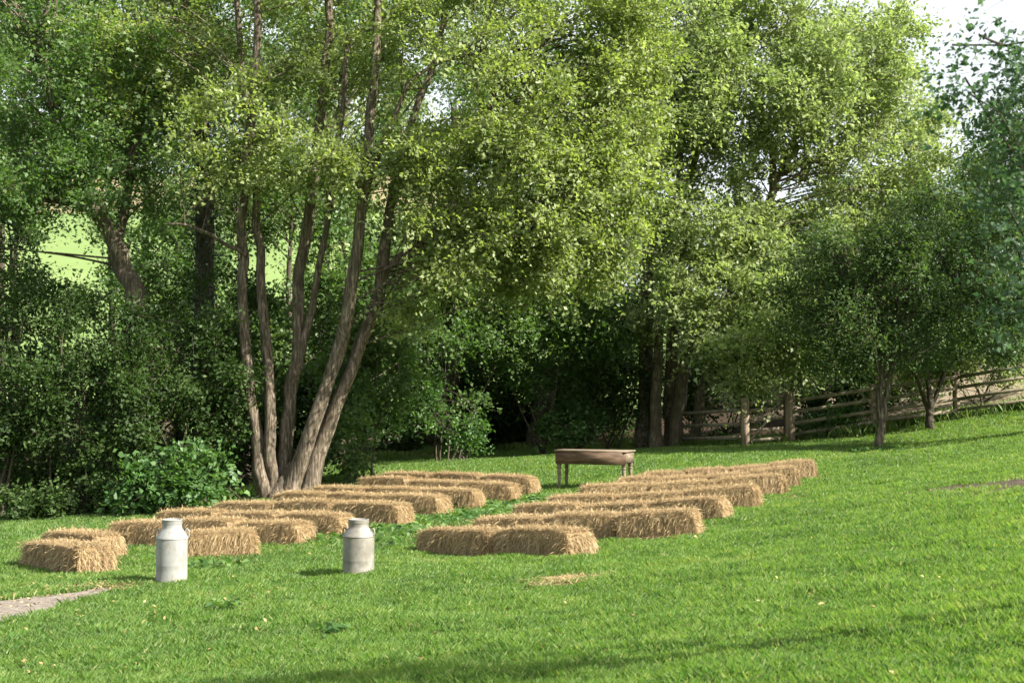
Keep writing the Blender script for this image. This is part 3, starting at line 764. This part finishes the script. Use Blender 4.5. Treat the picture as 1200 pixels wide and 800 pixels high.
# front multi-stemmed tree
b = at(335, 584); D = b[1]
stems = [
 [(335,606,84,.1),(335,588,66,.1),(337,566,40,.15),(340,540,16,.2)],
 [(312,592,30),(309,572,22),(300,520,17),(292,450,15),(284,350,13),(284,287,12,-.1),(290,194,11,-.1),(296,100,10,-.2),(302,0,9,-.2),(306,-120,6)],
 [(322,592,24,-.1),(320,560,17),(317,475,13),(306,319,12,.1),(300,250,11,.1),(292,162,10,.1),(284,60,9,.2),(272,-60,6,.2)],
 [(330,592,30,.2),(331,540,18,.2),(340,470,17,.3),(347,412,16,.3),(353,306,15,.5),(362,244,14,.5),(378,110,12,.6),(385,0,10,.7),(390,-120,6,.7)],
 [(336,592,20,.3),(334,530,14,.2),(345,450,12,.3),(369,350,10,.2),(387,250,9,.1),(400,150,8,0),(408,40,6,0)],
 [(344,592,40,-.1),(345,566,28,-.1),(375,475,19,-.2),(400,390,18,-.3),(413,319,17,-.4),(428,225,15,-.5),(437,100,12,-.5),(441,0,10,-.5),(445,-120,6,-.4)],
 [(358,592,40,0),(360,566,28,0),(400,462,18,0),(424,395,17,0),(444,337,16,.1),(456,262,14,.2),(475,170,11,.3),(502,90,9,.5),(525,0,7,.6),(545,-80,5,.6)],
 [(444,330,9,.1),(466,300,8,0),(510,282,6,-.2),(560,288,5,-.4),(620,282,3,-.5)],
 [(470,190,8,.3),(500,160,7,.2),(545,150,5,0),(600,140,4,-.2)],
 [(428,235,8,-.5),(440,190,7,-.7),(470,120,6,-1),(500,80,5,-1.2),(560,60,3,-1.4)],
 [(292,300,6,-.1),(262,285,5,-.4),(225,265,4,-.7),(195,262,3,-.8)],
 [(470,180,6,.3),(540,200,5,.5),(575,120,5,.7),(600,60,4,.8)],
]
lob = [(300,60,D+.6,130,100,1.6,18),(250,150,D-.5,80,80,1.6,14),(420,180,D-1.5,90,38,.8,12),(520,230,D-.6,80,60,1.4,16),
       (560,60,D+.2,150,110,2.8,48),(640,200,D+.4,105,110,2.4,44),(705,90,D+1,75,120,2.2,34),(690,285,D+.8,65,50,1.8,16),(570,305,D+.8,80,40,1.6,9),(640,335,D+.8,50,30,1.2,5),
       (420,-70,D,260,80,3,40),(650,-80,D+.6,160,80,3,22),(420,60,D+1.2,90,70,1.2,12),(340,185,D-1.0,80,30,.6,6),(480,330,D+.2,50,40,1,6),(730,60,D+.8,60,110,2,24),(720,200,D+.6,50,70,1.8,18),(610,130,D-1.2,100,90,1.0,18),(610,285,D-.8,60,40,1.0,12),(540,290,D-.5,50,40,1.0,9),(170,60,D+.2,80,80,1.6,12)]
tree('multi_stem_tree', 'large tree with six leaning trunks rising from one base behind the left bales', 'tree', b, stems, D, lob, M_leaf_bright, M_bark, 11, leaf=.10, sprays=40, perspray=10, slen=.85, limb=.018)

# leaning tree at the left and its dark neighbours
b = P(188, 560, 27.5); b[2] = ground(b[0], b[1])
tree('leaning_tree', 'single thick trunk leaning left against the pale field gap', 'tree', b,
     [[(196,600,30),(192,520,27),(184,440,25),(166,385,25),(152,330,25),(132,280,23),(112,245,20),(88,190,15),(60,120,10),(40,40,6)],[(132,285,14),(150,220,12,.3),(165,140,10,.5),(180,40,7,.6)],[(116,250,10),(60,235,7,-.5),(10,240,5,-1),(-40,260,3,-1.2)]], 27.5,
     [(70,110,27.5,110,80,2.2,26),(60,215,26.5,90,38,1.2,16),(170,60,28,100,80,2.2,22),(170,190,27.5,60,50,1.6,12),(10,20,28,110,80,2,18),(110,-60,28,200,60,2.5,18),(-60,200,27,80,120,2,14)],
     M_leaf_mid, M_bark, 21, leaf=.095, sprays=46, perspray=9, slen=.8)
b = P(238, 560, 31); b[2] = ground(b[0], b[1])
tree('ivy_clad_tree', 'dark straight trunk thickly wrapped in ivy behind the multi-stemmed tree', 'tree', b,
     [[(236,600,34),(238,500,30),(240,400,28),(240,300,26),(238,200,24),(234,100,20),(228,0,14),(225,-100,8)]], 31,
     [(230,40,31.5,110,90,2.5,26),(300,120,32,70,80,2,14),(160,120,32,70,60,2,12),(240,-60,31,180,60,2.5,16)],
     M_leaf_mid, M_bark_dk, 31, ivy=[(0,.1,.9,5200,.32)], leaf=.10, sprays=42, perspray=8, slen=.85)
# trees farther back
def back_tree(px, dd, crownlobes, seed, mat, label, tw=18, lean=0, name='woodland_tree', leaf=.13, topy=120, sprays=40, perspray=8, slen=1.1):
    b_ = P(px, 500, dd); b_[2] = float(ground(b_[0], b_[1])); by = HORIZ + (EYE-b_[2])/dd*FPX + 6
    return tree(name, label, 'tree', b_, [[(px,by,tw*1.3),(px+lean*.1,by-90,tw),(px+lean*.4,(by+topy)/2,tw*.8),(px+lean,topy,tw*.4)]], dd, crownlobes, mat, M_bark_dk, seed,
                group='trees of the wood behind the lawn', k=9, leaf=leaf, sprays=sprays, perspray=perspray, slen=slen, jit=.12, twig=.008)
back_tree(-25, 38, [(10,120,38,110,110,3,30),(-60,330,37,60,130,3,16),(20,20,38,120,80,3,16)], 41, M_leaf_mid, 'woodland tree at the far left edge of the wood')
back_tree(172, 40, [(180,120,41,90,100,3,26),(210,240,40,40,40,2,6),(120,40,41,120,80,3,18)], 42, M_leaf_mid, 'thin trunked tree seen between the leaning trunk and the ivy trunk', tw=12)
back_tree(380, 42, [(390,120,42,110,110,3,34),(400,230,42,60,50,2,12),(340,10,42,140,80,3,22),(480,60,43,90,110,3,24)], 43, M_leaf_mid, 'woodland tree rising directly behind the six leaning trunks')
back_tree(530, 44, [(560,250,44,110,90,3,34),(600,150,45,110,110,3,30),(480,300,43,70,70,2.5,20)], 44, M_leaf_mid, 'woodland tree whose foliage fills behind the drooping bright crown')
back_tree(690, 46, [(700,300,46,80,110,3,30),(690,150,47,90,100,3,24),(660,400,44,60,50,2.5,16)], 45, M_leaf_mid, 'woodland tree standing left of the right-hand trunk cluster', topy=200)
back_tree(1000, 52, [(1000,330,52,120,90,4,34),(960,230,54,60,60,3,10),(1080,300,52,90,80,4,24)], 46, M_leaf_mid, 'tree beyond the rail fence filling behind the small orchard trees', topy=250)
back_tree(250, 60, [(250,420,60,160,50,4,34),(150,430,60,90,50,4,16)], 47, M_leaf_mid, 'low tree far back below the hill field gap', topy=400, tw=10, leaf=.16)
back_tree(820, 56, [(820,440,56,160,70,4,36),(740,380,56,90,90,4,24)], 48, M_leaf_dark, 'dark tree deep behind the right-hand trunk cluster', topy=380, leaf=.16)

for i, (px, py, dd, rx, ry, n_, mt, lb) in enumerate([
    (205,300,37,55,75,20,M_leaf_mid,'slim woodland tree filling between leaning trunk and ivy trunk'),
    (280,210,38,75,45,18,M_leaf_mid,'woodland tree just right of the ivy trunk top'),
    (290,370,36,75,45,20,M_leaf_mid,'low woodland tree glimpsed between ivy trunk and forked trunks'),
    (400,340,37,60,75,26,M_leaf_mid,'low woodland tree between the fourth and fifth leaning trunks'),
    (150,285,39,18,60,7,M_leaf_mid,'narrow woodland tree hiding the field right of the leaning trunk'),
    (15,290,36,30,50,9,M_leaf_dark,'woodland sapling closing the field gap on the left'),
    (210,360,38,70,40,14,M_leaf_mid,'woodland sapling under the ivy trunk'),
    (340,230,40,70,50,18,M_leaf_mid,'woodland tree above the pale glimpse between the stems'),
    (20,200,40,50,60,14,M_leaf_mid,'woodland tree behind the left edge above the field gap'),
    (130,180,44,110,70,30,M_leaf_mid,'broad woodland tree behind the fork of the leaning trunk'),
    (10,370,34,45,55,14,M_leaf_dark,'dark woodland sapling left of the field gap'),
    (130,365,36,60,32,10,M_leaf_mid,'low woodland sapling below the field gap'),
    (480,330,46,90,90,30,M_leaf_mid,'woodland tree behind the hazel right of the leaning trunks'),

    (0,60,56,120,150,46,M_leaf_mid,'far wood tree at the upper left above the field gap'),
    (240,120,60,90,190,50,M_leaf_mid,'far wood tree between the ivy trunk and the forked trunks'),
    (400,180,58,90,190,54,M_leaf_pale,'far wood tree straight behind the leaning trunks'),
    (540,180,62,90,210,54,M_leaf_mid,'far wood tree behind the middle of the bright crown'),
    (680,230,60,80,200,30,M_leaf_mid,'far wood tree left of the tall pale cluster tree'),
    (820,330,62,80,120,24,M_leaf_pale,'far wood tree right behind the pale cluster tree'),
    (960,350,60,100,110,40,M_leaf_mid,'far wood tree beyond the gate'),
    (1130,300,60,110,150,46,M_leaf_mid,'far wood tree beyond the fence near the right edge')]):
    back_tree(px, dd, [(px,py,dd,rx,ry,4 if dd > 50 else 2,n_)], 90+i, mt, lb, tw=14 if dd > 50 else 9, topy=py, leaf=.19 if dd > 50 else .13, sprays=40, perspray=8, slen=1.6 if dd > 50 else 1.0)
# right cluster
b = at(790, 524); D = b[1]
stems = [
 [(755,532,24,.6),(757,480,20,.6),(757,400,18,.6),(760,280,15,.6),(768,180,12,.8),(780,60,9,1)],
 [(768,530,24,-.2),(769,500,16,-.2),(770,450,14,-.2),(775,380,13,-.2),(782,310,12,-.2),(792,240,10,-.2),(800,140,8,0),(805,40,6,0)],
 [(784,530,22,.5),(786,470,17,.5),(789,400,16,.5),(796,300,14,.5),(812,200,11,.7),(830,90,8,.8),(838,0,5,.8)],
 [(792,530,22,.1),(794,490,18,.1),(802,440,17,.1),(816,390,15,.1),(830,340,13,0),(860,285,12,0),(900,240,11,0),(905,190,9,0),(890,110,7,.2),(868,50,6,.3),(850,10,4,.4)],
 [(812,532,20,-.3),(814,500,13,-.3),(822,460,12,-.4),(832,430,11,-.6),(842,390,9,-.8),(858,340,7,-1)],
 [(904,215,8,0),(940,190,6,.2),(985,195,4,.3)], [(868,55,6,.3),(905,40,5,.2),(940,20,3,.2)], [(900,240,8,0),(930,170,7,.4),(965,110,5,.6),(1000,40,4,.8)],
]
lob = [(800,250,D-1,70,70,2.2,30),(850,350,D-2,70,65,2.0,34),(905,395,D-3,60,45,1.8,26),(935,360,D-3,50,60,1.8,20),(865,415,D-3,55,30,1.4,14),(790,120,D,70,100,2.8,36),(870,190,D+.5,50,50,2,12),
       (880,60,D,110,90,3,48),(985,60,D+1,85,95,3,40),(1010,200,D,70,75,2.6,30),(1040,120,D+1,50,80,2.5,18),(950,280,D-1,70,50,2.2,22),(1000,300,D,60,60,2.4,20),(860,-60,D,180,60,3,30),(880,290,D-.5,60,50,2,26),(760,330,D-1,30,60,1.5,8),(850,130,D-1.6,80,80,1.6,34),(930,110,D-1.4,80,80,1.8,36),(1040,60,D,35,60,2,14),(1070,200,D+.5,45,60,2,16),(820,30,D-1,70,60,2,24),(750,120,D,50,110,2,24),(1090,150,D+1,25,40,2,7)]
tree('cluster_tree', 'tall pale green tree with several dark trunks clustered left of the gate', 'tree', b, stems, D, lob, M_leaf_pale, M_bark_pale, 51, ivy=[(4,.0,.3,500,.2),(2,0,.2,300,.25),(0,0,.6,1500,.15)], leaf=.13, sprays=36, perspray=9, slen=1.05, limb=.022)

# small orchard trees on the lawn
b = at(1032, 526); D = b[1]
tree('small_tree', 'small tree with a short forked trunk in front of the fence', 'tree', b,
     [[(1031,532,14),(1031,500,11),(1032,470,9),(1033,440,8),(1026,400,6,.1),(1010,350,4,.2)],[(1034,500,8),(1038,470,6.5),(1042,445,6,-.1),(1050,410,6,-.2),(1070,360,4,-.3)]], D,
     [(1010,385,D,55,38,1.4,20),(1050,340,D,60,45,1.5,20),(985,350,D+.3,40,40,1.2,11),(1075,390,D+.3,40,30,1.2,10),(1020,300,D,60,45,1.4,22),(960,310,D+.6,40,50,1.2,10),(940,360,D+.8,35,30,1,6),(1060,280,D+.4,55,35,1.3,12),(985,418,D,35,12,.8,3),(1070,412,D,35,12,.8,3),(985,400,D+.3,40,28,1,8)],
     M_leaf_orch, M_bark, 61, group='small trees on the slope', leaf=.085, sprays=31, perspray=9, slen=.75)
b = at(1091, 503); D = b[1]
tree('small_tree', 'small tree with thin splayed stems, higher up the slope near the tall post', 'tree', b,
     [[(1091,508,12),(1091,485,10),(1089,455,7),(1085,425,7),(1080,380,5)],[(1091,485,8),(1080,455,6,-.1),(1066,425,4,-.2),(1050,390,3)],[(1093,478,6),(1103,440,5,.1),(1118,400,4,.2),(1130,350,3)]], D,
     [(1110,350,D,80,55,1.8,32),(1160,380,D,60,35,1.5,18),(1120,280,D,80,50,1.8,24),(1080,400,D+.3,50,22,1.2,9),(1180,330,D,50,50,1.5,16),(1140,230,D+.5,60,50,1.8,26),(1090,250,D+.5,45,50,1.6,14),(1190,170,D+1,40,50,1.8,12)],
     M_leaf_orch, M_bark_dk, 62, group='small trees on the slope', leaf=.09, sprays=33, perspray=9, slen=.75)
b = at(1270, 486); D = 30.5; b = P(1270, 470, D); b[2] = ground(b[0], b[1])
tree('small_tree', 'dense dark green tree filling the right edge behind the near branches', 'tree', b,
     [[(1270,520,20),(1268,450,16),(1260,350,12),(1240,250,8),(1225,150,5)],[(1268,430,10),(1225,370,7,.1),(1190,320,4,.2)]], D,
     [(1195,300,D,50,70,1.2,24),(1185,200,D+.3,45,60,1.1,18),(1200,390,D,45,30,1.0,10),(1225,120,D,50,60,1.2,14),(1290,280,D,70,120,1.4,20),(1150,340,D+.4,35,50,1,9)],
     M_leaf_orch, M_bark_dk, 64, group='small trees on the slope', leaf=.08, sprays=42, perspray=9, slen=.8)
# tree at the right edge of the picture, trunk outside the frame
b = P(2500, 480, 6.4); b[2] = ground(b[0], b[1])
tree('edge_tree', 'blue green leafy branches reaching in from the right edge of the view', 'tree', b,
     [[(2500,1000,60),(2490,700,50),(2450,420,36),(2380,250,24),(2300,120,12)],[(2450,420,26),(2150,380,22),(1850,380,16),(1600,340,12,.1),(1400,290,13),(1290,250,8,-.1),(1190,180,4,-.2)],[(2400,280,20),(2100,220,16),(1800,220,13),(1560,180,11,.1),(1380,120,9,.1),(1240,70,6,.1),(1150,40,3,.1)],[(2460,470,18),(2100,440,14),(1860,440,11),(1560,420,9,.1),(1300,380,7,.1),(1200,350,4)]], 6.4,
     [(1205,200,6.4,45,70,.25,6),(1215,330,6.4,40,45,.25,3),(1165,130,6.4,18,35,.2,2),(1205,60,6.4,32,40,.2,4),(1330,180,6.4,60,120,.4,5),(1180,280,6.4,20,40,.2,2)],
     M_leaf_blue, M_bark_dk, 63, leaf=.038, sprays=30, perspray=9, slen=.26, limb=.004, jit=.028, twig=.0012)

# shrubs and hedge along the wood edge
def shrub(label, lobes, seed, mat, d=None, group='shrubs under the trees', name='shrub', leaf=.09, sprays=44, perspray=8, slen=.55, stemn=4, **kw):
    c = P(lobes[0][0], lobes[0][1], lobes[0][2]); z = float(ground(c[0], c[1])); b_ = (c[0], c[1], z)
    root = empty(name, b_); tag(root, label, 'shrub', group)
    rg = np.random.default_rng(seed); g_ = Geo(); stems_ = []
    for i in range(stemn):
        tip = c + rg.normal(size=3)*[.8,.4,.4]; q = crom([np.array(b_)+[rg.normal()*.2, rg.normal()*.2, -.1], (np.array(b_)+tip)/2+rg.normal(size=3)*.1, tip], 5)
        stems_.append(q); tube(g_, q, np.linspace(.035,.012,len(q)), 6)
    link(bpy.data.objects.new('stem', g_.mesh('stem', [M_bark_dk], True, b_)), root)
    global NL
    g_ = Geo(); NL += crown(g_, lobes, seed, leaf=leaf, sprays=sprays, perspray=perspray, slen=slen, stems=stems_, limb=.012, **kw)
    link(bpy.data.objects.new('crown', g_.mesh('crown', [mat, M_bark_dk], False, b_)), root)
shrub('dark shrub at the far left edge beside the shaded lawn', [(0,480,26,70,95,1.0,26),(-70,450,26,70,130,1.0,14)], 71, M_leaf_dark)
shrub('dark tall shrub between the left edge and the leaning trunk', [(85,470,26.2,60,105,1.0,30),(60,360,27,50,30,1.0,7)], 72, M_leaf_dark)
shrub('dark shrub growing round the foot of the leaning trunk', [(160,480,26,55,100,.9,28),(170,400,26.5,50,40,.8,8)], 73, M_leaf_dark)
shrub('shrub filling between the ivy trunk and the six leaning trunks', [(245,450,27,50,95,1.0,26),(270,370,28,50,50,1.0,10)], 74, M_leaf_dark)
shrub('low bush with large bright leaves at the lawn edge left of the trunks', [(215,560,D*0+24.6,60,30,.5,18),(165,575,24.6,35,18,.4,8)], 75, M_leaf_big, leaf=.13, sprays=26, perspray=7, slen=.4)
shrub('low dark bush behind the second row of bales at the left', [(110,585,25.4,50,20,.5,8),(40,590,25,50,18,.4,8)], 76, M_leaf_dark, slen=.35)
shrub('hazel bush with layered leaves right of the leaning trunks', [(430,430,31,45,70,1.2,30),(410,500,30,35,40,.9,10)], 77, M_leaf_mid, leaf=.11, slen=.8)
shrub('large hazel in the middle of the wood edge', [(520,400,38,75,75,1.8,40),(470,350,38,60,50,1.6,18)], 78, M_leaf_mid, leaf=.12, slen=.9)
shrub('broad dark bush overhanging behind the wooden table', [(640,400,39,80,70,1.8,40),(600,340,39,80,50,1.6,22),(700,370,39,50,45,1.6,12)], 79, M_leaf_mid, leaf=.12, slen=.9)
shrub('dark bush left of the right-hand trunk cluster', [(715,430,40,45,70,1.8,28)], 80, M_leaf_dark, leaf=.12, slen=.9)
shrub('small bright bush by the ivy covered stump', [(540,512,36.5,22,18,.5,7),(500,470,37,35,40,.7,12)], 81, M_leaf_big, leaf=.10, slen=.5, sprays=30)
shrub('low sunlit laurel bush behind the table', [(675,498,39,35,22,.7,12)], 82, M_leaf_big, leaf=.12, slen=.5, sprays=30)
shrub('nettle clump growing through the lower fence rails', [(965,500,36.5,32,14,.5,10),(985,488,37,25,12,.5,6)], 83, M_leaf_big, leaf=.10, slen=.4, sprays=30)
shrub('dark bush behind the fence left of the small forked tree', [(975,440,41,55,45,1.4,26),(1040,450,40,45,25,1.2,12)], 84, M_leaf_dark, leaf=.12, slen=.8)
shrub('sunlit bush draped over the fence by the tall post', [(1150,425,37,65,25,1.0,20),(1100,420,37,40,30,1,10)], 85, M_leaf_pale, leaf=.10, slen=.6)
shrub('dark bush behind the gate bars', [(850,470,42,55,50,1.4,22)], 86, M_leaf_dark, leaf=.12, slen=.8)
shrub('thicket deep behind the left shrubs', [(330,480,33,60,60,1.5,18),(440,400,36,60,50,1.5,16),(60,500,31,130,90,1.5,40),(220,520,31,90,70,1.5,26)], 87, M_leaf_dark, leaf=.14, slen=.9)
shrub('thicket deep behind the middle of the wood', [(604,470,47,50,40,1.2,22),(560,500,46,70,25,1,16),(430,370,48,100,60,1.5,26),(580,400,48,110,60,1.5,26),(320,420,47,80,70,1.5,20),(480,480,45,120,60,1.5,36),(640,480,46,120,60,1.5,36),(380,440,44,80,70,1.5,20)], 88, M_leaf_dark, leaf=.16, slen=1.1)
# stumps
for px, py, w_, top, lb in ((507,530,34,455,'ivy covered tree stump at the wood edge behind the left bales'),(636,526,40,440,'broad mossy tree trunk in the shade behind the table')):
    q = at(px, py); q[1] += .6; dd = q[1]
    r_ = empty('tree_stump', q); tag(r_, lb, 'tree stump')
    g_ = Geo(); c = stem_px(g_, [(px,py+8,w_*1.3),(px,py-20,w_),(px+3,(py+top)/2,w_*.75),(px,top,w_*.5)], dd, 14, .25, int(px))
    link(bpy.data.objects.new('trunk', g_.mesh('trunk', [M_bark_dk], True, q)), r_)
    g_ = Geo(); rg = np.random.default_rng(px); n = 500; i = rg.integers(len(c)//4, len(c), n); u = unit(rg.normal(size=(n,3)))
    leaf_quads(g_, c[i,:3]+u*(c[i,3:4]+.1*rg.random((n,1))), u+rg.normal(size=(n,3))*.4, rg.uniform(.06,.1,n), rg.random(n))
    link(bpy.data.objects.new('ivy', g_.mesh('ivy', [M_ivy], False, q)), r_)
print('LEAVES', NL, 'bales', bi)
